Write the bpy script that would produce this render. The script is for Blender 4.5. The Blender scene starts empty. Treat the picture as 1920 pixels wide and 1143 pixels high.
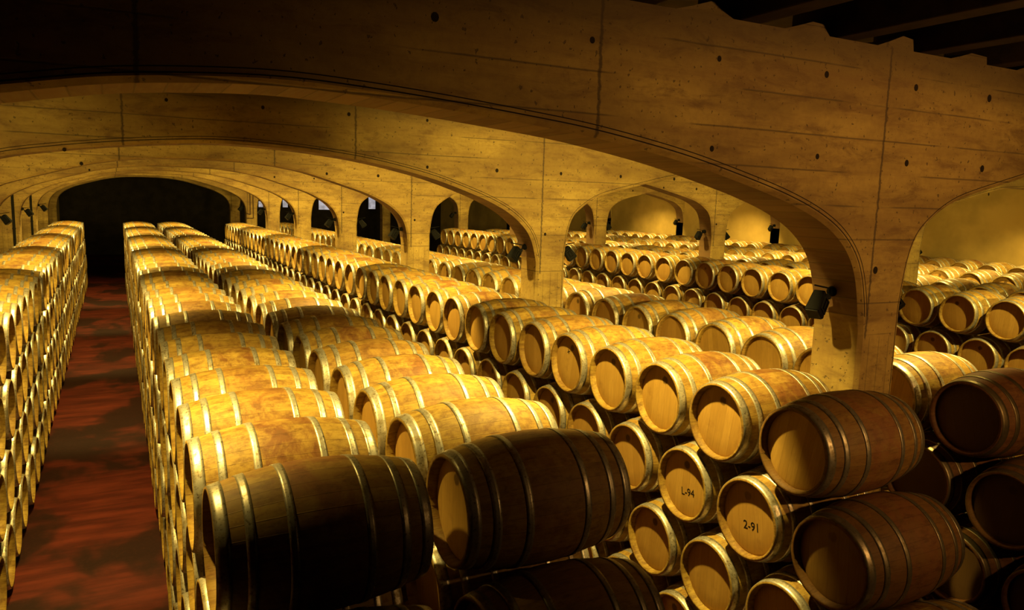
import bpy, bmesh, math, random
from mathutils import Vector, Matrix

random.seed(7)
C = bpy.context.scene.collection
R = math.radians

# ------------------------------------------------------------------ camera, world, exposure
EYE = 3.731                      # camera height above the floor
YAW, PITCH, ROLL = R(27.8), R(7.962), R(1.675)
cam_d = bpy.data.cameras.new('camera')
cam_d.sensor_fit = 'HORIZONTAL'
cam_d.sensor_width = 36.0
cam_d.lens = 36.0 * 1418.7 / 1920.0
cam_d.clip_end = 200
cam = bpy.data.objects.new('camera', cam_d)
C.objects.link(cam)
fwd = Vector((math.sin(YAW) * math.cos(PITCH), math.cos(YAW) * math.cos(PITCH), -math.sin(PITCH)))
r0 = Vector((math.cos(YAW), -math.sin(YAW), 0))
u0 = r0.cross(fwd)
rr = r0 * math.cos(ROLL) + u0 * math.sin(ROLL)
uu = u0 * math.cos(ROLL) - r0 * math.sin(ROLL)
M = Matrix((rr, uu, -fwd)).transposed().to_4x4()
M.translation = Vector((0, 0, EYE))
cam.matrix_world = M
S = bpy.context.scene
S.camera = cam
w = bpy.data.worlds.new('dark_cellar')
S.world = w
w.use_nodes = True
w.node_tree.nodes['Background'].inputs[0].default_value = (0.02, 0.01, 0.004, 1)
w.node_tree.nodes['Background'].inputs[1].default_value = 0.0
S.view_settings.view_transform = 'Standard'
S.view_settings.look = 'None'
S.view_settings.exposure = 0.15
S.view_settings.gamma = 1.0
S.view_settings.use_curve_mapping = False
S.cycles.diffuse_bounces = 2

# ------------------------------------------------------------------ layout of the cellar
WALL_Y = [3.67 + 4.87 * k for k in range(-1, 9)]   # front faces of the cross walls; index 1 is the nearest one in view
WALL_T = 0.45
AISLES = [(-2.15, 4.85), (5.28, 12.25), (12.68, 19.65)]
TOP = EYE + 1.13
JOINT = EYE - 0.95
X_LEFT, X_RIGHT = -2.6, 19.65
Y_BACK, Y_END = -1.2, 48.0

# ------------------------------------------------------------------ the lights of the room
KEY = (1.0, 0.715, 0.17)
WARM = (1.0, 0.53, 0.15)

def spot(name, loc, aim, power, size, blend, radius, col):
    d = bpy.data.lights.new(name, 'SPOT')
    d.energy = power
    d.spot_size = R(size)
    d.spot_blend = blend
    d.shadow_soft_size = radius
    d.color = col
    o = bpy.data.objects.new(name, d)
    C.objects.link(o)
    o.location = loc
    v = Vector(aim) - Vector(loc)
    o.rotation_euler = v.to_track_quat('-Z', 'Y').to_euler()
    return o

# ceiling spots on the far face of every cross wall, above the arch
for k in range(1, 7):
    for ai, (a, b) in enumerate(AISLES):
        mid = (a + b) / 2
        if ai and k > 5:
            continue
        if ai == 2 and k > 5:
            continue
        for s in (-1, 1):
            x = mid + s * 1.55
            y = WALL_Y[k] + WALL_T + 0.235
            spot('ceiling_spot', (x, y, EYE + 0.9), (x + s * 0.5, y + 0.8, 0), (1000 if s > 0 else 860) if ai == 0 else 820, 110, 0.75, 0.05, KEY)

# light thrown on the next cross wall by the floodlights on the columns
for k in range(0, 7):
    for (fx, side) in ((4.85, -1), (-2.15, 1), (5.28, 1), (12.25, -1), (12.68, 1), (19.65, -1)):
        loc = (fx + side * .36, WALL_Y[k] + 0.42, EYE - 0.66)
        if k == 0:
            if fx == 4.85:
                spot('flood_beam', (5.4, Y_BACK + .3, EYE + 0.3), (4.8, WALL_Y[1], EYE + 0.1), 440, 92, 1.0, 0.08, WARM)  # unseen lamp behind the camera, placed to light the nearest wall
            continue
        if fx == 19.65 or (fx == 12.68 and k > 4):
            continue
        p = {-2.15: 380, 12.68: 600}.get(fx, 560) * (0.5 if k == 6 else 1)
        tx = fx + 4.5 if fx == 12.68 else fx
        spot('flood_beam', loc, (tx, WALL_Y[k] + 4.8, EYE - 0.25), p, 80, 1.0, 0.05, KEY)

# ------------------------------------------------------------------ materials
def mat(name):
    m = bpy.data.materials.new(name)
    m.use_nodes = True
    nt = m.node_tree
    b = nt.nodes['Principled BSDF']
    return m, nt, b

class G:
    """small node-graph writer"""
    def __init__(s, nt):
        s.nt = nt
    def n(s, t, **kw):
        o = s.nt.nodes.new(t)
        for k, v in kw.items():
            setattr(o, k, v)
        return o
    def l(s, a, b):
        s.nt.links.new(a, b)
    def put(s, sock, v):
        if isinstance(v, (int, float, tuple, list)):
            sock.default_value = v
        else:
            s.l(v, sock)
    def math(s, op, a, b=None, c=None, clamp=False):
        o = s.n('ShaderNodeMath', operation=op, use_clamp=clamp)
        s.put(o.inputs[0], a)
        if b is not None: s.put(o.inputs[1], b)
        if c is not None: s.put(o.inputs[2], c)
        return o.outputs[0]
    def mix(s, f, a, b, blend='MIX'):
        o = s.n('ShaderNodeMix', data_type='RGBA', blend_type=blend)
        s.put(o.inputs[0], f); s.put(o.inputs[6], a); s.put(o.inputs[7], b)
        return o.outputs[2]
    def noise(s, vec, scale, detail=3, rough=0.55, dist=0):
        o = s.n('ShaderNodeTexNoise')
        s.l(vec, o.inputs['Vector'])
        o.inputs['Scale'].default_value = scale
        o.inputs['Detail'].default_value = detail
        o.inputs['Roughness'].default_value = rough
        o.inputs['Distortion'].default_value = dist
        return o.outputs[0]
    def ramp(s, f, lo, hi, a=0.0, b=1.0):
        o = s.n('ShaderNodeMapRange', interpolation_type='SMOOTHSTEP')
        s.put(o.inputs[0], f); s.put(o.inputs[1], lo); s.put(o.inputs[2], hi)
        s.put(o.inputs[3], a); s.put(o.inputs[4], b)
        return o.outputs[0]
    def mapping(s, vec, scale=(1, 1, 1), loc=(0, 0, 0)):
        o = s.n('ShaderNodeMapping')
        s.l(vec, o.inputs[0])
        o.inputs['Scale'].default_value = scale
        o.inputs['Location'].default_value = loc
        return o.outputs[0]
    def xyz(s, vec):
        o = s.n('ShaderNodeSeparateXYZ'); s.l(vec, o.inputs[0]); return o.outputs
    def comb(s, x, y, z):
        o = s.n('ShaderNodeCombineXYZ')
        s.put(o.inputs[0], x); s.put(o.inputs[1], y); s.put(o.inputs[2], z)
        return o.outputs[0]
    def white(s, vec):
        o = s.n('ShaderNodeTexWhiteNoise', noise_dimensions='3D'); s.l(vec, o.inputs[0]); return o.outputs[0]
    def bump(s, h, strength, dist=0.01):
        o = s.n('ShaderNodeBump')
        o.inputs['Strength'].default_value = strength
        o.inputs['Distance'].default_value = dist
        s.l(h, o.inputs['Height'])
        return o.outputs[0]

def barrel_random(g):
    oi = g.n('ShaderNodeObjectInfo').outputs['Random']
    at = g.n('ShaderNodeAttribute'); at.attribute_name = 'rnd'
    return g.math('FRACT', g.math('ADD', oi, at.outputs['Fac']))

def oak_body():
    m, nt, b = mat('oak_staves')
    g = G(nt)
    rnd = barrel_random(g)
    uv = g.n('ShaderNodeTexCoord').outputs['UV']
    u, v, _ = g.xyz(uv)
    su = g.math('MULTIPLY', u, 30)
    idx = g.math('FLOOR', su)
    tone = g.white(g.comb(idx, g.math('MULTIPLY', rnd, 91.7), 0.5))
    fr = g.math('FRACT', su)
    seam = g.math('MINIMUM', fr, g.math('SUBTRACT', 1, fr))
    seamm = g.ramp(seam, 0.0, 0.045, 1, 0)
    off = g.math('MULTIPLY', rnd, 37)
    grain = g.noise(g.comb(g.math('MULTIPLY', u, 130), g.math('MULTIPLY', v, 5), off), 1.0, 4, 0.6)
    blot = g.noise(g.comb(g.math('MULTIPLY', u, 10), g.math('MULTIPLY', v, 6), off), 1.0, 6, 0.7, 0.5)
    base = g.mix(tone, (0.40, 0.262, 0.046, 1), (0.55, 0.385, 0.078, 1))
    base = g.mix(g.ramp(grain, 0.3, 0.72), g.mix(0.35, base, (0.25, 0.13, 0.03, 1)), base)
    # random ageing: some barrels are darker all over
    r2 = g.math('FRACT', g.math('MULTIPLY', rnd, 7.31))
    base = g.mix(g.ramp(r2, 0.45, 1.0, 0.0, 0.38), base, (0.27, 0.135, 0.035, 1))
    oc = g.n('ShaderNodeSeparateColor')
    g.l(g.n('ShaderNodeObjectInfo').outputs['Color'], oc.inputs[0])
    base = g.mix(g.math('SUBTRACT', 1.0, oc.outputs[0]), base, (0.11, 0.038, 0.013, 1))  # object colour darkens chosen barrels: older oak plus painted-in shade
    # wine stain over the belly, between the two belly hoops
    r3 = g.math('FRACT', g.math('MULTIPLY', rnd, 13.7))
    band = g.ramp(g.math('ABSOLUTE', g.math('SUBTRACT', v, 0.5)), 0.13, 0.2, 1, 0)
    st = g.math('MULTIPLY', band, g.ramp(blot, 0.40, 0.60, 0.2, 1))
    st = g.math('MULTIPLY', st, g.ramp(r3, 0.0, 1.0, 0.3, 0.95))
    base = g.mix(st, base, (0.19, 0.07, 0.022, 1))
    dirt = g.ramp(blot, 0.53, 0.72)
    base = g.mix(g.math('MULTIPLY', dirt, 0.7), base, (0.16, 0.08, 0.025, 1))
    mott = g.noise(g.comb(g.math('MULTIPLY', u, 40), g.math('MULTIPLY', v, 14), off), 1.0, 5, 0.7)
    base = g.mix(g.ramp(mott, 0.44, 0.68, 0, 0.7), base, (0.20, 0.09, 0.025, 1))
    base = g.mix(g.math('MULTIPLY', seamm, 0.3), base, (0.06, 0.03, 0.012, 1))
    worn = g.noise(g.comb(g.math('MULTIPLY', u, 55), g.math('MULTIPLY', v, 9), g.math('ADD', off, 5.0)), 1.0, 6, 0.75, 0.3)
    base = g.mix(g.ramp(worn, 0.44, 0.68, 0, 0.6), base, (0.42, 0.33, 0.26, 1), 'MULTIPLY')
    base = g.mix(g.math('MULTIPLY', g.white(g.comb(idx, off, 9.5)), 0.35), base, (0.5, 0.45, 0.4, 1), 'MULTIPLY')
    g.l(base, b.inputs['Base Color'])
    b.inputs['Roughness'].default_value = 0.62
    b.inputs['Specular IOR Level'].default_value = 0.25
    h = g.math('SUBTRACT', g.math('MULTIPLY', grain, 0.25), seamm)
    g.l(g.bump(h, 0.25, 0.003), b.inputs['Normal'])
    return m

def oak_head():
    m, nt, b = mat('oak_head')
    g = G(nt)
    rnd = barrel_random(g)
    uv = g.n('ShaderNodeTexCoord').outputs['UV']
    u, v, _ = g.xyz(uv)               # -1..1 on the disc
    off = g.math('MULTIPLY', rnd, 53)
    su = g.math('MULTIPLY', g.math('ADD', u, 1.0), 3.5)
    idx = g.math('FLOOR', su)
    tone = g.white(g.comb(idx, g.math('MULTIPLY', rnd, 71.3), 2.5))
    fr = g.math('FRACT', su)
    seam = g.math('MINIMUM', fr, g.math('SUBTRACT', 1, fr))
    seamm = g.ramp(seam, 0.0, 0.03, 1, 0)
    grain = g.noise(g.comb(g.math('MULTIPLY', u, 26), g.math('MULTIPLY', v, 2.2), off), 1.0, 4, 0.6)
    blot = g.noise(g.comb(g.math('MULTIPLY', u, 2.5), g.math('MULTIPLY', v, 2.5), off), 1.0, 4, 0.6)
    base = g.mix(tone, (0.47, 0.275, 0.058, 1), (0.57, 0.345, 0.08, 1))
    base = g.mix(g.ramp(grain, 0.35, 0.7, 0.3, 0), base, (0.30, 0.16, 0.04, 1))
    r2 = g.math('FRACT', g.math('MULTIPLY', rnd, 5.13))
    base = g.mix(g.ramp(r2, 0.3, 1.0, 0.0, 0.35), base, (0.34, 0.16, 0.04, 1))
    base = g.mix(g.ramp(blot, 0.55, 0.85, 0, 0.55), base, (0.27, 0.13, 0.035, 1))
    # dark round burn mark near the top of the head
    dx = g.math('SUBTRACT', u, g.math('MULTIPLY', g.math('SUBTRACT', r2, 0.5), 0.3))
    dy = g.math('SUBTRACT', v, 0.6)
    dd = g.math('SQRT', g.math('ADD', g.math('MULTIPLY', dx, dx), g.math('MULTIPLY', dy, dy)))
    dd = g.math('ADD', dd, g.math('MULTIPLY', g.math('SUBTRACT', grain, 0.5), 0.06))
    mark = g.ramp(dd, 0.09, 0.15, 0.75, 0)
    mark = g.math('MULTIPLY', mark, g.ramp(g.math('FRACT', g.math('MULTIPLY', rnd, 3.3)), 0.3, 0.5))
    base = g.mix(mark, base, (0.05, 0.025, 0.012, 1))
    base = g.mix(g.math('MULTIPLY', seamm, 0.4), base, (0.16, 0.08, 0.02, 1))
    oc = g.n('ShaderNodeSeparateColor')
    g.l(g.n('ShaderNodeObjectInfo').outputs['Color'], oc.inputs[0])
    base = g.mix(g.math('SUBTRACT', 1.0, oc.outputs[1]), base, (0.05, 0.022, 0.010, 1))  # shade between the front stacks, painted into chosen heads
    g.l(base, b.inputs['Base Color'])
    b.inputs['Roughness'].default_value = 0.6
    b.inputs['Specular IOR Level'].default_value = 0.25
    h = g.math('SUBTRACT', g.math('MULTIPLY', grain, 0.3), seamm)
    g.l(g.bump(h, 0.25, 0.003), b.inputs['Normal'])
    return m

def hoop_metal():
    m, nt, b = mat('galvanised_hoop')
    g = G(nt)
    rnd = barrel_random(g)
    co = g.n('ShaderNodeTexCoord').outputs['Object']
    x, y, z = g.xyz(co)
    p = g.comb(g.math('ADD', x, g.math('MULTIPLY', rnd, 31)), y, z)
    n1 = g.noise(p, 14, 4, 0.65)
    n2 = g.noise(p, 70, 3, 0.6)
    col = g.mix(g.ramp(n1, 0.42, 0.72), (0.68, 0.64, 0.54, 1), (0.28, 0.22, 0.12, 1))
    col = g.mix(g.ramp(n2, 0.55, 0.68, 0, 0.75), col, (0.10, 0.06, 0.03, 1))
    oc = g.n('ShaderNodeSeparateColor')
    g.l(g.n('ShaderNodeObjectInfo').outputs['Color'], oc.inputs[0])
    col = g.mix(g.math('SUBTRACT', 1.0, oc.outputs[0]), col, (0.12, 0.085, 0.035, 1))  # hoops take the same painted darkening as their staves
    g.l(col, b.inputs['Base Color'])
    b.inputs['Metallic'].default_value = 0.75
    g.l(g.ramp(n1, 0.3, 0.8, 0.36, 0.6), b.inputs['Roughness'])
    return m

def concrete():
    m, nt, b = mat('board_marked_concrete')
    g = G(nt)
    co = g.n('ShaderNodeTexCoord').outputs['Object']
    x, y, z = g.xyz(co)
    big = g.noise(g.mapping(co, (0.9, 0.9, 2.2)), 0.8, 5, 0.6, 0.3)
    fine = g.noise(co, 22, 5, 0.7)
    streakh = g.noise(g.mapping(co, (1.3, 1.3, 14)), 1.0, 5, 0.65)
    streakv = g.noise(g.mapping(co, (11, 11, 0.8)), 1.0, 5, 0.65)
    low = g.ramp(z, JOINT - 0.02, JOINT + 0.02, 1, 0)
    zz = g.math('ADD', g.math('DIVIDE', z, 0.235), g.math('MULTIPLY', big, 0.10))
    fr = g.math('FRACT', zz)
    bl = g.ramp(g.math('MINIMUM', fr, g.math('SUBTRACT', 1, fr)), 0.0, 0.035, 1, 0)
    brk = g.ramp(g.noise(g.mapping(co, (0.9, 0.9, 6.0)), 1.0, 3), 0.44, 0.54)
    bl = g.math('MULTIPLY', bl, brk)
    xx = g.math('FRACT', g.math('DIVIDE', x, 0.11))
    bv = g.ramp(g.math('MINIMUM', xx, g.math('SUBTRACT', 1, xx)), 0.0, 0.06, 1, 0)
    line = g.mix(low, g.comb(bl, bl, bl), g.comb(bv, bv, bv))
    line = g.xyz(line)[0]
    tone = g.white(g.comb(g.math('FLOOR', zz), g.math('FLOOR', g.math('DIVIDE', x, 2.37)), 1.5))
    tone = g.math('MULTIPLY', tone, g.math('SUBTRACT', 1, low))
    col = g.mix(g.ramp(big, 0.3, 0.7), (0.22, 0.138, 0.036, 1), (0.47, 0.325, 0.080, 1))
    col = g.mix(g.math('MULTIPLY', tone, 0.25), col, (0.22, 0.125, 0.04, 1))
    sh = g.mix(low, g.comb(streakh, streakh, streakh), g.comb(streakv, streakv, streakv))
    sh = g.xyz(sh)[0]
    col = g.mix(g.ramp(sh, 0.45, 0.75, 0, 0.55), col, (0.20, 0.105, 0.035, 1))
    grime = g.noise(g.mapping(co, (1.0, 1.0, 3.0)), 2.6, 6, 0.72, 0.5)
    col = g.mix(g.ramp(grime, 0.47, 0.68, 0, 0.6), col, (0.13, 0.065, 0.022, 1))
    pits = g.ramp(g.noise(co, 30, 2, 0.5), 0.66, 0.71)
    col = g.mix(g.math('MULTIPLY', pits, 0.75), col, (0.07, 0.045, 0.02, 1))
    col = g.mix(g.ramp(fine, 0.4, 0.75, 0, 0.3), col, (0.17, 0.09, 0.03, 1))
    col = g.mix(g.math('MULTIPLY', line, g.mix(low, (0.8,) * 3 + (1,), (0.4,) * 3 + (1,))), col, (0.09, 0.06, 0.03, 1))
    # day joints at each column and between
    for jx in (0.11, 2.45, 4.9, 7.3, 9.7, 12.3):
        d = g.math('ABSOLUTE', g.math('SUBTRACT', x, g.math('ADD', jx - 0.02, g.math('MULTIPLY', fine, 0.04))))
        j = g.math('MULTIPLY', g.ramp(d, 0.004, 0.016, 0.8, 0), g.math('SUBTRACT', 1, low))
        col = g.mix(j, col, (0.05, 0.03, 0.015, 1))
    # darker uneven band along the top of the wall
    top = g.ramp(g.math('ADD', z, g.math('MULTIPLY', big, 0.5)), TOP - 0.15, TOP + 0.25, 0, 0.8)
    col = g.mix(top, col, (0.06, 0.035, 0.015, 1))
    g.l(col, b.inputs['Base Color'])
    b.inputs['Roughness'].default_value = 0.85
    h = g.math('SUBTRACT', g.math('MULTIPLY', fine, 0.5), g.math('ADD', line, pits))
    g.l(g.bump(h, 0.5, 0.008), b.inputs['Normal'])
    return m

def soffit():
    m, nt, b = mat('board_marked_soffit')
    g = G(nt)
    tc = g.n('ShaderNodeTexCoord')
    u, v, _ = g.xyz(tc.outputs['UV'])          # metres along the arch, metres across
    co = tc.outputs['Object']
    n1 = g.noise(co, 3, 4, 0.6)
    uu_ = g.math('DIVIDE', u, 0.13)
    idx = g.math('FLOOR', uu_)
    fr = g.math('FRACT', uu_)
    bl = g.ramp(g.math('MINIMUM', fr, g.math('SUBTRACT', 1, fr)), 0.0, 0.06, 1, 0)
    tone = g.white(g.comb(idx, 0.3, 4.5))
    gr = g.noise(g.comb(g.math('MULTIPLY', u, 30), g.math('MULTIPLY', v, 3), 0.0), 1.0, 4)
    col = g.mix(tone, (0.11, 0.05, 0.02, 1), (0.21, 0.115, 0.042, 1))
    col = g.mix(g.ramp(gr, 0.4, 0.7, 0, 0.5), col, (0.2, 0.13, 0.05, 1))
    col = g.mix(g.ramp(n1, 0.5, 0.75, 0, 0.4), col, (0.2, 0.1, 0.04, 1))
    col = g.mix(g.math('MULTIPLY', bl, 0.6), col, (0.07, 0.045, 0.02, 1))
    g.l(col, b.inputs['Base Color'])
    b.inputs['Roughness'].default_value = 0.85
    g.l(g.bump(g.math('SUBTRACT', gr, bl), 0.4, 0.006), b.inputs['Normal'])
    return m

def plain(name, col, rough=0.6, metal=0.0, var=0.25, scale=12):
    m, nt, b = mat(name)
    g = G(nt)
    co = g.n('ShaderNodeTexCoord').outputs['Object']
    n1 = g.noise(co, scale, 4, 0.6)
    dark = tuple(c * (1 - var) for c in col) + (1,)
    g.l(g.mix(g.ramp(n1, 0.3, 0.7), dark, tuple(col) + (1,)), b.inputs['Base Color'])
    b.inputs['Specular IOR Level'].default_value = 0.2
    b.inputs['Roughness'].default_value = rough
    b.inputs['Metallic'].default_value = metal
    return m

def floor_paint():
    m, nt, b = mat('red_floor_paint')
    g = G(nt)
    co = g.n('ShaderNodeTexCoord').outputs['Object']
    a = g.noise(g.mapping(co, (1.0, 0.75, 1)), 0.75, 4, 0.6, 0.3)
    s = g.noise(g.mapping(co, (0.7, 3.5, 1)), 1.5, 5, 0.65)
    f = g.noise(co, 25, 4, 0.7)
    col = g.mix(g.ramp(s, 0.35, 0.7), (0.05, 0.007, 0.005, 1), (0.125, 0.02, 0.011, 1))
    col = g.mix(g.ramp(a, 0.45, 0.57, 0, 0.95), col, (0.016, 0.005, 0.004, 1))
    col = g.mix(g.ramp(f, 0.45, 0.75, 0, 0.35), col, (0.07, 0.02, 0.012, 1))
    g.l(col, b.inputs['Base Color'])
    b.inputs['Roughness'].default_value = 0.6
    b.inputs['Specular IOR Level'].default_value = 0.15
    g.l(g.bump(f, 0.15, 0.003), b.inputs['Normal'])
    return m

def glow(name, col, strength):
    m, nt, b = mat(name)
    g = G(nt)
    co = g.n('ShaderNodeTexCoord').outputs['Object']
    n1 = g.noise(co, 3, 3, 0.6)
    c2 = g.mix(g.ramp(n1, 0.35, 0.7), tuple(c * 0.5 for c in col) + (1,), tuple(col) + (1,))
    g.l(c2, b.inputs['Emission Color'])
    b.inputs['Emission Strength'].default_value = strength
    b.inputs['Base Color'].default_value = (0.2, 0.2, 0.2, 1)
    return m

OAK, HEAD, HOOP = oak_body(), oak_head(), hoop_metal()
CONC, SOFF = concrete(), soffit()
HOLE = plain('tie_hole_shadow_grey', (0.02, 0.013, 0.008), 0.9)
FLOOR = floor_paint()
BEAM = plain('dark_stained_timber', (0.035, 0.02, 0.011), 0.8, 0, 0.5, 6)
BLACK = plain('black_lamp_paint', (0.0025, 0.0024, 0.0022), 0.8, 0.0, 0.4, 30)
BLACK2 = plain('black_rubber', (0.008, 0.0075, 0.006), 0.8, 0.0, 0.3, 30)
REFL = plain('lamp_glass_grey', (0.006, 0.0055, 0.005), 0.6, 0.0, 0.3, 20)
INK = plain('black_ink', (0.012, 0.010, 0.008), 0.7, 0.0, 0.3, 40)
PIPE = plain('brown_conduit', (0.10, 0.055, 0.025), 0.6, 0.0, 0.3, 20)
UNLIT_END = plain('unlit_end_render', (0.02, 0.015, 0.01), 0.9, 0.0, 0.5, 2)  # near-black colour carries the unlit gloom of the far end
SIDE = plain('smooth_rendered_wall', (0.50, 0.34, 0.10), 0.9, 0.0, 0.35, 0.7)
PANE = glow('pale_daylight_pane', (0.75, 0.72, 0.8), 0.55)

# ------------------------------------------------------------------ object helpers
def link(name, me, parent=None):
    o = bpy.data.objects.new(name, me)
    C.objects.link(o)
    if parent is not None:
        o.parent = parent
    return o

def mesh_from(name, verts, faces, mats, fmat=None, uvs=None, smooth=False):
    me = bpy.data.meshes.new(name)
    me.from_pydata(verts, [], faces)
    for m in mats:
        me.materials.append(m)
    if fmat:
        me.polygons.foreach_set('material_index', fmat)
    if uvs:
        lay = me.uv_layers.new(name='UVMap')
        flat = [c for fc in uvs for q in fc for c in q]
        lay.data.foreach_set('uv', flat)
    if smooth:
        me.polygons.foreach_set('use_smooth', [True] * len(me.polygons))
    me.update()
    return me

def tag(o, label, cat, group=None):
    o['label'] = label
    o['category'] = cat
    if group:
        o['group'] = group
    return o

def structure(o):
    o['kind'] = 'structure'
    return o

def box_me(name, x0, x1, y0, y1, z0, z1, m, bevel=0.0):
    bm = bmesh.new()
    bmesh.ops.create_cube(bm, size=1)
    for v in bm.verts:
        v.co = Vector(((x0 + x1) / 2 + v.co.x * (x1 - x0), (y0 + y1) / 2 + v.co.y * (y1 - y0), (z0 + z1) / 2 + v.co.z * (z1 - z0)))
    if bevel:
        bmesh.ops.bevel(bm, geom=bm.edges[:], offset=bevel, segments=2, affect='EDGES', profile=0.5)
    me = bpy.data.meshes.new(name)
    bm.to_mesh(me); bm.free()
    me.materials.append(m)
    return me

# ------------------------------------------------------------------ cross walls with their arches
HALF = [(0, .49), (.6, .48), (1.1, .44), (1.6, .355), (2.0, .245), (2.4, .125), (2.7, .03), (2.95, -.08), (3.19, -.22), (3.36, -.39), (3.45, -.58), (3.5, -.88)]
HALF_S = [(0, .49), (.7, .48), (1.25, .445), (1.8, .35), (2.2, .26), (2.75, .13), (3.0, .05), (3.2, -.06), (3.36, -.2), (3.44, -.4), (3.485, -.72)]
NEAR = [(-2.15, -.85), (-2.08, -.5), (-1.93, -.25), (-1.65, -.02), (-1.25, .16), (-.8, .28), (-.38, .36), (0, .43), (.4, .47), (.75, .485), (1.13, .472), (1.55, .445), (2.02, .405), (2.37, .37), (2.74, .317), (3.15, .245), (3.59, .145), (3.99, .04), (4.31, -.075), (4.54, -.205), (4.7, -.37), (4.79, -.58), (4.85, -.9)]
SECOND = [(-2.15, -.85), (-2.08, -.5), (-1.93, -.25), (-1.65, -.03), (-1.3, .12), (-.91, .255), (-.49, .335), (-.03, .4), (.39, .445), (.95, .485), (1.48, .478), (2.05, .44), (2.66, .365), (3.31, .235), (3.8, .09), (4.24, -.075), (4.54, -.25), (4.75, -.48), (4.85, -.8)]

def catmull(pts, sub):
    out = []
    n = len(pts)
    for i in range(n - 1):
        p0 = pts[max(i - 1, 0)]; p1 = pts[i]; p2 = pts[i + 1]; p3 = pts[min(i + 2, n - 1)]
        for s in range(sub):
            t = s / sub
            q = []
            for a in range(2):
                q.append(0.5 * ((2 * p1[a]) + (-p0[a] + p2[a]) * t + (2 * p0[a] - 5 * p1[a] + 4 * p2[a] - p3[a]) * t * t + (-p0[a] + 3 * p1[a] - 3 * p2[a] + p3[a]) * t ** 3))
            out.append(tuple(q))
    out.append(pts[-1])
    return out

def opening(ai, k):
    a, b = AISLES[ai]
    if ai == 0 and k == 1:
        pts = NEAR
    elif ai == 0 and k == 2:
        pts = SECOND
    else:
        mid = (a + b) / 2
        prof = HALF if ai == 0 else HALF_S
        f = (b - a) / 2 / prof[-1][0]
        r = [(mid + u * f, z) for u, z in prof]
        l = [(mid - u * f, z) for u, z in prof[:0:-1]]
        pts = l + r
    c = [(min(max(x, a), b), z + EYE) for x, z in catmull(pts, 5)]
    return [(a, 0.0), (a, 1.4)] + c + [(b, 1.4), (b, 0.0)]

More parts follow.
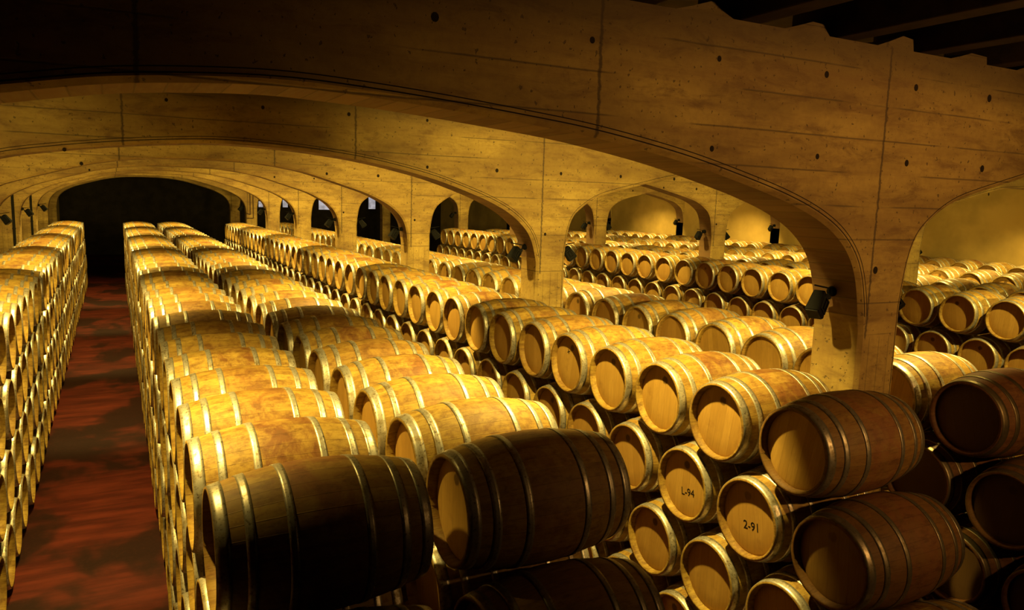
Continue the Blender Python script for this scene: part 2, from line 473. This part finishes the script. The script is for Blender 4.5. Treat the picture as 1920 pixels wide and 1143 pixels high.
CH = 0.028   # chamfer round the arches
def cross_wall(name, k):
    y0 = WALL_Y[k]; y1 = y0 + WALL_T
    V, F, FM, UV = [], [], [], []
    def quad(pts, fm=0, uv=None):
        i = len(V)
        V.extend(pts)
        F.append(tuple(range(i, i + len(pts))))
        FM.append(fm)
        UV.append(uv or [(p[0], p[2]) for p in pts])
    prev = X_LEFT
    for ai in range(3):
        pl = opening(ai, k)
        n = len(pl)
        off = []
        for i, (x, z) in enumerate(pl):
            p = pl[max(i - 1, 0)]; q = pl[min(i + 1, n - 1)]
            tx, tz = q[0] - p[0], q[1] - p[1]
            L = math.hypot(tx, tz) or 1
            off.append((x - tz / L * CH, z + tx / L * CH))
        # solid column left of this opening
        xr = off[0][0]
        for yy, flip in ((y0, False), (y1, True)):
            pts = [(prev, yy, 0), (xr, yy, 0), (xr, yy, TOP), (prev, yy, TOP)]
            quad(pts[::-1] if flip else pts)
        arc = 0.0
        for i in range(n - 1):
            (ax, az), (bx, bz) = pl[i], pl[i + 1]
            (oax, oaz), (obx, obz) = off[i], off[i + 1]
            seg = math.hypot(bx - ax, bz - az)
            uvq = [(arc, 0), (arc + seg, 0), (arc + seg, WALL_T), (arc, WALL_T)]
            low = bz < JOINT + 0.2 and az < JOINT + 0.2 and abs(bx - ax) < 0.02
            quad([(ax, y0 + CH, az), (bx, y0 + CH, bz), (bx, y1 - CH, bz), (ax, y1 - CH, az)], 0 if low else 1, uvq)
            quad([(oax, y0, oaz), (obx, y0, obz), (bx, y0 + CH, bz), (ax, y0 + CH, az)], 0)
            quad([(ax, y1 - CH, az), (bx, y1 - CH, bz), (obx, y1, obz), (oax, y1, oaz)], 0)
            if obx > oax + 1e-6:
                quad([(oax, y0, oaz), (obx, y0, obz), (obx, y0, TOP), (oax, y0, TOP)])
                quad([(obx, y1, obz), (oax, y1, oaz), (oax, y1, TOP), (obx, y1, TOP)])
            if k <= 2 and not low:
                for o1, o2 in (((1.35, 1.6), (2.3, 2.5)) if ai == 0 else ((1.35, 1.55),)):
                    def ofs(i_, m_):
                        return (pl[i_][0] + (off[i_][0] - pl[i_][0]) * m_, y0 - .001, pl[i_][1] + (off[i_][1] - pl[i_][1]) * m_)
                    quad([ofs(i, o1), ofs(i + 1, o1), ofs(i + 1, o2), ofs(i, o2)], 2)
            arc += seg
        prev = off[-1][0]
    if prev < X_RIGHT + 0.3:
        for yy in (y0, y1):
            quad([(prev, yy, 0), (X_RIGHT + 0.3, yy, 0), (X_RIGHT + 0.3, yy, TOP), (prev, yy, TOP)])
    quad([(X_LEFT, y0, TOP), (X_RIGHT + .3, y0, TOP), (X_RIGHT + .3, y1, TOP), (X_LEFT, y1, TOP)])
    # tie-bolt holes left by the formwork: small flat discs with their inner shade painted on
    if k <= 4:
        rows = [(TOP - 0.25, 0.55), (TOP - 0.79, 2.9)]
        holes = []
        for i in range(-2, 18):
            x = 1.46 + 0.93 * i
            holes.append((x, EYE + 0.885))
            mid_ok = any(a + 1.9 < x < b - 1.9 for a, b in AISLES)
            if not mid_ok and (k > 1 or x > 3):
                holes.append((x, EYE + 0.345))
        for cx in (4.95, 12.35):
            holes += [(cx, EYE - 0.44)]
        for hx, hz in holes:
            rad = random.uniform(0.016, 0.026)
            hx += random.uniform(-.02, .02)
            i = len(V)
            ring = [(hx + rad * math.cos(t * math.pi / 5), y0 - 0.0015, hz + rad * 1.15 * math.sin(t * math.pi / 5)) for t in range(10)]
            quad(ring, 2)
    # mortar lumps packed round the joist ends
    if k == 1:
        for jx in JOISTS:
            x0, x1 = jx - .55 + random.uniform(-.05, .03), jx - .07
            hgt = random.uniform(.07, .11)
            prof = [(x0, TOP), (x0 + .16, TOP + hgt * .5), (x0 + .30, TOP + hgt), (x1 - .02, TOP + hgt * .9), (x1 + .03, TOP)]
            fr_ = [(x, y0 + .03 + random.uniform(0, .02), z) for x, z in prof]
            bk = [(x, y1, z) for x, y, z in fr_]
            quad(fr_[::-1])
            for i in range(4):
                quad([fr_[i], fr_[i + 1], bk[i + 1], bk[i]])
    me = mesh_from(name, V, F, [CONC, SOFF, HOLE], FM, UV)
    bm = bmesh.new(); bm.from_mesh(me)
    bmesh.ops.remove_doubles(bm, verts=bm.verts, dist=0.0004)
    bm.to_mesh(me); bm.free()
    return structure(link(name, me))

JOISTS = [1.85, 2.72, 3.45 + .1, 4.42, 5.29, 6.16, 7.03, 7.9]
ORD = ['rear', 'first_arch', 'second_arch', 'third_arch', 'fourth_arch', 'fifth_arch', 'sixth_arch', 'seventh_arch', 'eighth_arch', 'ninth_arch']
for k in range(1, 9):
    cross_wall('wall_' + ORD[k], k)

# ------------------------------------------------------------------ shell
structure(link('floor', box_me('floor', X_LEFT - .3, X_RIGHT + .3, Y_BACK, Y_END + .3, -0.2, 0, FLOOR)))
structure(link('ceiling', box_me('ceiling', X_LEFT - .3, X_RIGHT + .3, Y_BACK, Y_END + .3, TOP + 0.42, TOP + 0.55, BEAM)))
structure(link('wall_left', box_me('wall_left', X_LEFT - .3, X_LEFT, Y_BACK, Y_END, 0, TOP + .42, SIDE)))
structure(link('wall_right', box_me('wall_right', X_RIGHT, X_RIGHT + .3, Y_BACK, Y_END, 0, TOP + .42, SIDE)))
structure(link('wall_end', box_me('wall_end', X_LEFT - .3, X_RIGHT + .3, Y_END, Y_END + .3, 0, TOP + .42, UNLIT_END)))
for i, jx in enumerate(JOISTS):
    me = box_me('ceiling_joist', jx - .09, jx + .09, Y_BACK, WALL_Y[1] + WALL_T - .05, TOP + 0.0, TOP + 0.42, BEAM, 0.008)
    o = link('ceiling_joist', me)
    nm = ['first', 'second', 'third', 'fourth', 'fifth', 'sixth', 'seventh', 'eighth'][i]
    tag(o, f'dark timber ceiling joist resting on the nearest arched wall, {nm} from the left', 'ceiling beam', 'dark joists over the nearest arched wall')

# far bright panes in the dark end of the cellar
for i, (x0, x1, z0, z1) in enumerate([(11.4, 12.25, -1.0, -.25), (14.6, 15.05, -.9, -.15), (9.2, 9.5, -.9, -.45), (7.78, 8.03, -.92, -.58)]):
    fr = structure(link(f'window_{i+1}', box_me('window_frame', x0 - .06, x1 + .06, Y_END - .06, Y_END, EYE + z0 - .06, EYE + z1 + .06, UNLIT_END)))
    p = link('pane', box_me('pane', x0, x1, Y_END - .075, Y_END - .055, EYE + z0, EYE + z1, PANE), fr)

# ------------------------------------------------------------------ barrels
LEN, RB, RE = 0.94, 0.347, 0.281
HL = LEN / 2
def rad_at(x):
    t = abs(x) / HL
    return RE + (RB - RE) * (1 - t ** 2.0) ** 1.0

def lathe(prof, seg, close=False):
    """prof: list of (x, r); revolve round X, v coordinate from x"""
    V, F, UV = [], [], []
    n = len(prof)
    for i in range(seg):
        a = 2 * math.pi * i / seg
        for x, r in prof:
            V.append((x, -r * math.sin(a), r * math.cos(a)))
    for i in range(seg):
        j = (i + 1) % seg
        for p in range(n - 1):
            F.append((i * n + p, i * n + p + 1, j * n + p + 1, j * n + p))
            u0_, u1_ = i / seg, (i + 1) / seg
            v0_, v1_ = prof[p][0] / LEN + .5, prof[p + 1][0] / LEN + .5
            UV.append([(u0_, v0_), (u0_, v1_), (u1_, v1_), (u1_, v0_)])
    return V, F, UV

CHIME = 0.052
def body_prof(rings):
    outer = [(-HL + LEN * i / rings, rad_at(-HL + LEN * i / rings)) for i in range(rings + 1)]
    li = [(-HL + CHIME + .012, RE - .024), (-HL, RE - .019)]
    ri = [(HL, RE - .019), (HL - CHIME - .012, RE - .024)]
    return li + outer + ri

HOOPS = [(-HL + .002, -HL + .058), (-HL + .118, -HL + .158), (-HL + .285, -HL + .322)]
HOOPS = HOOPS + [(-b, -a) for a, b in HOOPS[::-1]]
def hoop_prof(a, b, rings=3, th=.0035):
    pts = [(a, rad_at(a) - .002)]
    pts += [(a + (b - a) * i / rings, rad_at(a + (b - a) * i / rings) + th) for i in range(rings + 1)]
    pts += [(b, rad_at(b) - .002)]
    return pts

def head_geo(side, seg, offset=0):
    x = side * (HL - CHIME)
    rr_ = RE - .022
    V = [(x, 0, 0)]; F = []; UV = []
    radii = [rr_ * .5, rr_ * .93, rr_]
    xs = [x, x, x - side * .006]
    for q, xx in zip(radii, xs):
        for i in range(seg):
            a = 2 * math.pi * i / seg
            V.append((xx, -q * math.sin(a), q * math.cos(a)))
    def uvof(v):
        return (v[1] / rr_ * (-side), v[2] / rr_)
    for i in range(seg):
        j = (i + 1) % seg
        f = (0, 1 + i, 1 + j) if side < 0 else (0, 1 + j, 1 + i)
        F.append(f); UV.append([uvof(V[t]) for t in f])
        for k in range(2):
            b0 = 1 + k * seg; b1 = b0 + seg
            f = (b0 + i, b1 + i, b1 + j, b0 + j)
            if side > 0: f = f[::-1]
            F.append(f); UV.append([uvof(V[t]) for t in f])
    return V, F, UV

def merge(parts):
    V, F, UV, FM = [], [], [], []
    for (v, f, uv), m in parts:
        o = len(V)
        V += v
        F += [tuple(i + o for i in q) for q in f]
        UV += uv
        FM += [m] * len(f)
    return V, F, UV, FM

def geo_mesh(name, geo, m):
    v, f, uv = geo
    return mesh_from(name, v, f, [m], None, uv, True)

SEG = 48
ME_STAVES = geo_mesh('staves', lathe(body_prof(18), SEG), OAK)
ME_HEADS = [geo_mesh('barrel_head', head_geo(s, SEG), HEAD) for s in (-1, 1)]
ME_HOOPS = [geo_mesh('hoop', lathe(hoop_prof(a, b), SEG), HOOP) for a, b in HOOPS]

def simple_geo(seg, rings):
    parts = [(lathe(body_prof(rings), seg), 0)]
    for a, b in HOOPS:
        parts.append((lathe(hoop_prof(a, b, 1, .004), seg), 2))
    for s in (-1, 1):
        parts.append((head_geo(s, seg), 1))
    return merge(parts)
_v, _f, _uv, _fm = simple_geo(36, 12)
ME_SIMPLE = mesh_from('wine_barrel', _v, _f, [OAK, HEAD, HOOP], _fm, _uv, True)

# rows: key, left end x, top-layer height, first y, number in the top layer, layer step
DZ = 0.606
ROWS = {
    'L': dict(x=-1.90, zt=-1.565, y0=3.36 + 2.1, n=38, dz=DZ),
    'A': dict(x=0.30, zt=-1.565, y0=3.36, n=41, dz=DZ),
    'B': dict(x=1.435, zt=-1.565, y0=3.36, n=41, dz=DZ),
    'C': dict(x=3.836, zt=-1.565, y0=3.33, n=41, dz=DZ),
    'D': dict(x=5.73, zt=-1.565, y0=3.36, n=42, dz=DZ),
    'E': dict(x=11.25, zt=-1.52, y0=4.80, n=33, dz=DZ + .015),
    'F': dict(x=13.12, zt=-1.54, y0=7.0, n=30, dz=DZ + .008),
    'G': dict(x=15.95, zt=-1.54, y0=7.5, n=29, dz=DZ + .008),
    'H': dict(x=18.6, zt=-1.52, y0=8.0, n=28, dz=DZ + .015),
}
STEP = 0.70
def slots():
    for rk, rw in ROWS.items():
        for layer in range(4):
            for j in range(rw['n'] + layer):
                y = rw['y0'] - 0.35 * layer + STEP * j
                z = EYE + rw['zt'] - rw['dz'] * layer
                yield (rk, layer, j), Vector((rw['x'] + LEN / 2, y, z))

#PICKS_BEGIN
PICKS = 'A00:1 B00:1 C10:1 C00:1 A01:2 B10:1 C01:2 D00:1 B01:2 C11:2 A02:3 C02:3 C22:3 B02:3 C12:3 D10:1 C03:4 A03:4 C23:4 D21:2 D11:2 D01:2 B03:4 C04:5 B11:2 C13:4 A04:5 C05:6 B04:5 D03:4 C21:2 C06:7 E03:2 A05:6 D04:5 B05:6 C07:8 D05:6 E04:3 E02:1 A06:7 B06:7 E13:2 C08:9 C14:5 D06:7 A07:8 C15:6 B07:8 C09:10 D07:8 E14:3 C010:11 E08:6 C16:7 A08:9 E09:7 D08:9 A11:2 B08:9 D20:1 C011:12 E010:8 A12:3 C012:13 B09:10 A09:10 E011:9 C33:1 C20:1 A13:4 L35:2 L15:2 A010:11 E15:4 E012:10 B010:11 L05:2 C17:8 C013:14 L25:2 C18:9 E013:11 A011:12 C014:15 C24:5 E014:12 C34:2 L36:3 L26:3 E19:6 L06:3 L07:4 A25:3 B011:12 C015:16 C35:3 L16:3 E015:13 L08:5 E110:7 D012:13 L09:6 L38:5 C016:17 A012:13 B012:13 E016:14 L011:8 L37:4 C19:10 A15:6 D013:14 A14:5 E111:8 A24:2 F01:2 E18:5 G03:2 E017:15 L24:1 L27:4 C110:11 D09:10 C017:18 D02:3 D014:15 E112:9 B013:14 G04:3 D011:12 E12:1 F02:3 L04:1 L013:10 L010:7 A10:1 C111:12 L34:1 E018:16 D015:16 E113:10 A013:14 G02:1 A27:5 E07:5 A014:15 L39:6 C018:19 B014:15 A015:16 L17:4 L14:1 L29:6 L18:5 L012:9 L28:5 L014:11 C020:21 C019:20 L016:13 E114:11 B015:16 L110:7 H04:2 L310:7 A17:8 E115:12 A36:2 D016:17 L210:7 L19:6 C112:13 C021:22 A016:17 H05:3 B016:17 E116:13 H06:4 E117:14 C113:14 L015:12 F03:4 C022:23 C114:15 A19:10 L017:14 C023:24 E025:20 L018:15 B017:18 L311:8 E118:15 A018:19 L111:8 A16:7 L211:8 E026:21 B018:19 C024:25 G011:7 G010:6 C115:16 A017:18 E027:22 F08:6 A019:20 A28:6 E028:23 E119:16 L212:9 L019:16 B019:20 G05:4 C025:26 D021:22 G012:8 E029:24 A37:3 D022:23 A38:4 A26:4 F07:5 C026:27 F09:7 L312:9 E030:25 G013:9 A310:6 D020:21 C116:17 L313:10 L020:17 B020:21 A29:7 L022:19 D32:2 L113:10 L314:11 E031:26 A021:22 A23:1 C028:29 D31:1 D023:24 E05:4 B021:22 L115:12 C027:28 L112:9 L021:18 L214:11 A020:21 C117:18 L315:12 E032:27 L215:12 E019:17 F010:8 B022:23 A022:23 H013:7 H014:8 C118:19 L024:21 C030:31 L213:10 G017:13 A210:8 C031:32 A023:24 F013:10 H015:9 L317:14 C119:20 C029:30 G016:12 G018:14 A212:10 F014:11 E024:19 E126:20 L026:23 H03:1 H016:10 D019:20 A111:12 B023:24 B024:25 L216:13 L023:20 G019:15 C032:33 E127:21 A39:5 F015:12 C120:21 L117:14 G020:16 A18:9'
#PICKS_END
RANK = {}      # place in its tier, counted from the near end among those in view
def unpack(s):
    out = []
    for t in s.split():
        a, n = t[2:].split(':')
        out.append((t[0], int(t[1]), int(a)))
        RANK[out[-1]] = int(n)
    return out
picks = unpack(PICKS)
ALL_INDIVIDUAL = not picks

TIER = ['top-tier', 'second-tier', 'third-tier', 'bottom-tier']
ROWNAME = {
    'L': 'row left of the red corridor',
    'A': 'row right of the red corridor',
    'B': 'row between corridor row and arch-side row',
    'C': 'row just left of the arch columns',
    'D': 'row just behind the nearest columns',
    'E': 'row facing us beyond the arches',
    'F': 'row hidden behind the far facing row',
    'G': 'low far row past the second columns',
    'H': 'farthest row along the right wall',
}
UNITS = ['', 'first', 'second', 'third', 'fourth', 'fifth', 'sixth', 'seventh', 'eighth', 'ninth', 'tenth', 'eleventh', 'twelfth', 'thirteenth', 'fourteenth', 'fifteenth', 'sixteenth', 'seventeenth', 'eighteenth', 'nineteenth']
def ordinal(n):
    if n < 20: return UNITS[n]
    tens = {2: 'twent', 3: 'thirt', 4: 'fort'}[n // 10]
    return tens + 'ieth' if n % 10 == 0 else tens + 'y-' + UNITS[n % 10]
SPECIAL = {
    ('A', 0, 0): 'big dark foreground barrel beside the red corridor, nearest of its top tier',
    ('B', 0, 0): 'big dark foreground barrel with lit orange head at bottom centre, topmost there',
    ('C', 0, 0): 'dark red-brown foreground barrel below the nearest column, lit head facing left',
    ('D', 0, 0): 'almost black barrel at the right picture edge beside the nearest column',
    ('C', 1, 0): 'dark barrel at lower right, stepped out in front under the red-brown one',
    ('B', 1, 0): 'black barrel at the bottom picture edge, below the big centre foreground barrel',
    ('C', 1, 1): 'second-tier barrel with 2-91 written in black on its orange head',
    ('C', 1, 2): 'second-tier barrel with L-94 written in black on its orange head',
    ('C', 0, 4): 'top-tier barrel with a small black cross drawn high on its head',
}
AGE_SHADE = {('A', 0, 0): .5, ('B', 0, 0): .5, ('C', 0, 0): .7, ('C', 1, 0): .8, ('D', 0, 0): .95, ('D', 1, 0): .8, ('B', 1, 0): .7, ('C', 0, 1): .25, ('D', 1, 1): .9, ('D', 2, 0): .95, ('D', 2, 1): .9, ('D', 3, 0): .95, ('D', 3, 1): .9, ('D', 3, 2): .8}  # darker old foreground oak; on the D stack, shade put into the colour
SHADE_HEAD = {('D', 0, 0): .9, ('D', 1, 0): .9, ('D', 1, 1): .85, ('D', 2, 0): .9, ('D', 2, 1): .9, ('D', 3, 0): .9, ('D', 3, 1): .9, ('D', 3, 2): .9, ('C', 1, 0): .45}  # shade on the front heads, put into their colour
random.seed(21)
def jitter(key):
    r = random.Random(hash((ord(key[0]), key[1], key[2])))
    return r.uniform(-.012, .012), r.uniform(-.22, .22)

def make_barrel():
    t = bpy.data.objects.new('wine_barrel', None)
    t.empty_display_size = 0.2
    C.objects.link(t)
    link('staves', ME_STAVES, t)
    for me in ME_HEADS: link('barrel_head', me, t)
    for me in ME_HOOPS: link('hoop', me, t)
    return t
proto = None
def dup(root):
    r = root.copy(); C.objects.link(r)
    for ch in root.children:
        c = ch.copy(); C.objects.link(c); c.parent = r
    return r
pos = dict(slots())
made = {}
for key in (picks if picks else list(pos)):
    p = pos[key]
    dx, rot = jitter(key)
    if picks:
        if proto is None:
            proto = make_barrel(); o = proto
        else:
            o = dup(proto)
    else:
        o = link('wine_barrel', ME_SIMPLE)
    o.location = p + Vector((dx, 0, 0))
    o.rotation_euler = (rot, 0, 0)
    age_shade = AGE_SHADE.get(key, 0.0)
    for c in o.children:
        c.color = (1 - age_shade, 1 - SHADE_HEAD.get(key, 0.0), 1, 1)
    if key in SPECIAL:
        lab = SPECIAL[key]
    else:
        n = RANK.get(key, 1)
        lab = f'{TIER[key[1]]} oak barrel, {ordinal(n)} nearest in view in the {ROWNAME[key[0]]}'
    tag(o, lab, 'barrel', 'barrels in the ' + ROWNAME[key[0]])
    made[key] = o
# the remaining far and half-hidden barrels, beyond three hundred
if picks:
    sv, sf, suv, sfm = simple_geo(24, 8)
    V, F, UV, FM, RN = [], [], [], [], []
    pk = set(picks)
    for key, p in pos.items():
        if key in pk: continue
        dx, rot = jitter(key)
        ca, sa = math.cos(rot), math.sin(rot)
        o = len(V)
        V += [(x + p.x + dx, y * ca - z * sa + p.y, y * sa + z * ca + p.z) for x, y, z in sv]
        F += [tuple(i + o for i in q) for q in sf]
        UV += suv; FM += sfm
        RN += [random.random()] * len(sv)
    me = mesh_from('distant_barrels', V, F, [OAK, HEAD, HOOP], FM, UV, True)
    at = me.attributes.new('rnd', 'FLOAT', 'POINT')
    at.data.foreach_set('value', RN)
    o = link('distant_barrels', me)
    o['kind'] = 'stuff'
    tag(o, 'remaining distant and half-hidden oak barrels filling out the stacked rows', 'barrels')

# handwriting on three heads
def writing(text, key, size, oy, oz, label, tilt=0.0):
    if key not in made: return
    cu = bpy.data.curves.new('handwriting', 'FONT')
    cu.body = text; cu.size = size; cu.extrude = 0.0006; cu.align_x = 'CENTER'; cu.align_y = 'CENTER'
    tmp = bpy.data.objects.new('tmp_text', cu)
    C.objects.link(tmp)
    dg = bpy.context.evaluated_depsgraph_get()
    me = bpy.data.meshes.new_from_object(tmp.evaluated_get(dg))
    bpy.data.objects.remove(tmp)
    me.materials.clear(); me.materials.append(INK)
    x = -(HL - CHIME) - 0.0012
    # text faces -X: text right is -Y, text up is +Z
    rot = Matrix(((0, 0, -1), (-1, 0, 0), (0, 1, 0))).to_4x4()
    par = made[key]
    un = Matrix.Rotation(-par.rotation_euler.x, 4, 'X')
    me.transform(un @ Matrix.Translation((x, oy, oz)) @ rot @ Matrix.Rotation(tilt, 4, 'Z'))
    o = link('handwriting', me, par)
    o['label'] = label
writing('2-91', ('C', 1, 1), 0.085, -0.015, -0.055, 'black handwritten 2-91', 0.15)
writing('L-94', ('C', 1, 2), 0.085, -0.03, -0.06, 'black handwritten L-94', 0.15)
writing('+', ('C', 0, 4), 0.10, 0.03, 0.10, 'small black cross mark', 0.4)

# ------------------------------------------------------------------ floodlights on the columns
def bm_obj(name, bm, m, parent, smooth=False):
    me = bpy.data.meshes.new(name)
    bm.to_mesh(me); bm.free()
    me.materials.append(m)
    if smooth:
        me.polygons.foreach_set('use_smooth', [True] * len(me.polygons))
    return link(name, me, parent)

def tube(bm, a, b, r, seg=10):
    a, b = Vector(a), Vector(b)
    d = b - a
    res = bmesh.ops.create_cone(bm, cap_ends=True, segments=seg, radius1=r, radius2=r, depth=d.length)
    q = d.to_track_quat('Z', 'Y').to_matrix().to_4x4()
    bmesh.ops.transform(bm, matrix=Matrix.Translation((a + b) / 2) @ q, verts=res['verts'])

LAMP_ROT = Matrix.Rotation(R(18), 3, 'Z') @ Matrix.Rotation(R(38), 3, 'Y')
def lamp_parts(side):
    """side -1: lamp hangs out toward -X from a column face"""
    t = bpy.data.objects.new('floodlight', None)
    t.empty_display_size = 0.1
    C.objects.link(t)
    flip = Matrix.Scale(-1, 3, Vector((1, 0, 0))) if side > 0 else Matrix.Identity(3)
    def fin(bm):
        bmesh.ops.transform(bm, matrix=flip.to_4x4(), verts=bm.verts)
        if side > 0: bmesh.ops.reverse_faces(bm, faces=bm.faces)
    bm = bmesh.new()       # round junction box on the column
    tube(bm, (0, 0, 0), (-.03, 0, 0), .042, 20)
    res = bmesh.ops.create_uvsphere(bm, u_segments=18, v_segments=12, radius=.04)
    bmesh.ops.translate(bm, vec=(-.055, 0, 0), verts=res['verts'])
    fin(bm); bm_obj('junction_ball', bm, BLACK, t, True)
    bm = bmesh.new()       # yoke arm
    tube(bm, (-.05, 0, .0), (-.12, .01, -.045), .012)
    tube(bm, (-.07, 0, .02), (-.27, -.02, .055), .006)
    fin(bm); bm_obj('arm', bm, BLACK, t)
    # housing: tapered box, front glass looking away from the column and down
    cen = Vector((-.20, .0, -.09))
    m4 = Matrix.Translation(cen) @ LAMP_ROT.to_4x4()
    bm = bmesh.new()
    w2, d2, h2 = .068, .055, .092
    res = bmesh.ops.create_cube(bm, size=1)
    for v in bm.verts:
        k = 0.82 if v.co.z > 0 else 1.0
        v.co = Vector((v.co.x * 2 * w2 * k, v.co.y * 2 * d2 * k, v.co.z * 2 * h2))
    bmesh.ops.bevel(bm, geom=bm.edges[:], offset=.012, segments=2, affect='EDGES', profile=.5)
    bmesh.ops.transform(bm, matrix=m4, verts=bm.verts)
    fin(bm); hs = bm_obj('housing', bm, BLACK, t)
    bm = bmesh.new()       # raised gear-box frame on the near side
    for (x0, x1, z0, z1) in ((-.045, .045, .04, .052), (-.045, .045, -.062, -.05), (-.045, -.033, -.05, .04), (.033, .045, -.05, .04), (-.01, .01, -.036, .03)):
        res = bmesh.ops.create_cube(bm, size=1)
        for v in res['verts']:
            v.co = Vector(((x0 + x1) / 2 + v.co.x * (x1 - x0), -d2 + .004 + v.co.y * .022, (z0 + z1) / 2 + v.co.z * (z1 - z0)))
    bmesh.ops.transform(bm, matrix=m4, verts=bm.verts)
    fin(bm); bm_obj('gear_cover', bm, BLACK2, t)
    bm = bmesh.new()       # front glass at the lower end
    res = bmesh.ops.create_cube(bm, size=1)
    for v in res['verts']:
        v.co = Vector((v.co.x * .115, v.co.y * .09, -h2 - .002 + v.co.z * .008))
    bmesh.ops.transform(bm, matrix=m4, verts=bm.verts)
    fin(bm); bm_obj('front_glass', bm, REFL, t)
    bm = bmesh.new()       # bracket knuckle
    tube(bm, (-.10, -.02, -.04), (-.17, .0, -.05), .018)
    fin(bm); bm_obj('bracket', bm, BLACK2, t)
    return t
lamp_src = {}
WN = ['', 'nearest', 'second', 'third', 'fourth', 'fifth', 'sixth', 'seventh']
FACES = [  # face x, side, wording, first and last wall
    (4.85, -1, 'left face of the {} column of the arcade', 1, 7),
    (5.28, 1, 'right face of the {} column of the arcade', 1, 4),
    (-2.15, 1, '{} pilaster of the left wall', 4, 6),
    (12.25, -1, 'left face of the {} column of the second arcade', 2, 6),
    (12.68, 1, 'right face of the {} column of the second arcade', 2, 5),
    (19.65, -1, 'right outer wall at the {} cross wall', 4, 5),
]
for fx, side, text, k0, k1 in FACES:
    for k in range(k0, k1 + 1):
        if (fx, k) in ((12.25, 2), (12.68, 5)): continue      # wholly hidden
        if side in lamp_src:
            o = dup(lamp_src[side])
        else:
            o = lamp_parts(side); lamp_src[side] = o
        o.location = (fx, WALL_Y[k] + 0.24, EYE - 0.62)
        tag(o, 'black box floodlight on the ' + text.format(WN[k]), 'floodlight', 'black floodlights on the columns')

# conduit on the far right-hand column
cu = bmesh.new()
yc = WALL_Y[7] - .02
for a, b in (((5.0, yc, EYE + .2), (5.0, yc, EYE - .95)), ((5.12, yc, EYE + .1), (5.12, yc, EYE - 1.1)), ((5.12, yc, EYE - 1.1), (4.86, yc, EYE - 1.1)), ((5.0, yc, EYE - .95), (4.86, yc, EYE - .9))):
    tube(cu, a, b, .022, 8)
o = bm_obj('conduit', cu, PIPE, None)
tag(o, 'brown conduit pipes running down the farthest lit column', 'pipe')

for k, n in ((4, 'fourth'), (5, 'fifth'), (6, 'sixth')):
    cu = bmesh.new()
    tube(cu, (-2.27, WALL_Y[k] - .035, 1.2), (-2.27, WALL_Y[k] - .035, EYE + .05), .032, 12)
    for z in (1.6, 2.6, 3.5):
        tube(cu, (-2.27, WALL_Y[k] - .035, z), (-2.27, WALL_Y[k] - .035, z + .03), .042, 12)
    o = bm_obj('conduit', cu, BLACK2, None)
    tag(o, f'dark vertical pipe on the front of the {n} left-hand pilaster', 'pipe', 'dark pipes on the left pilasters')
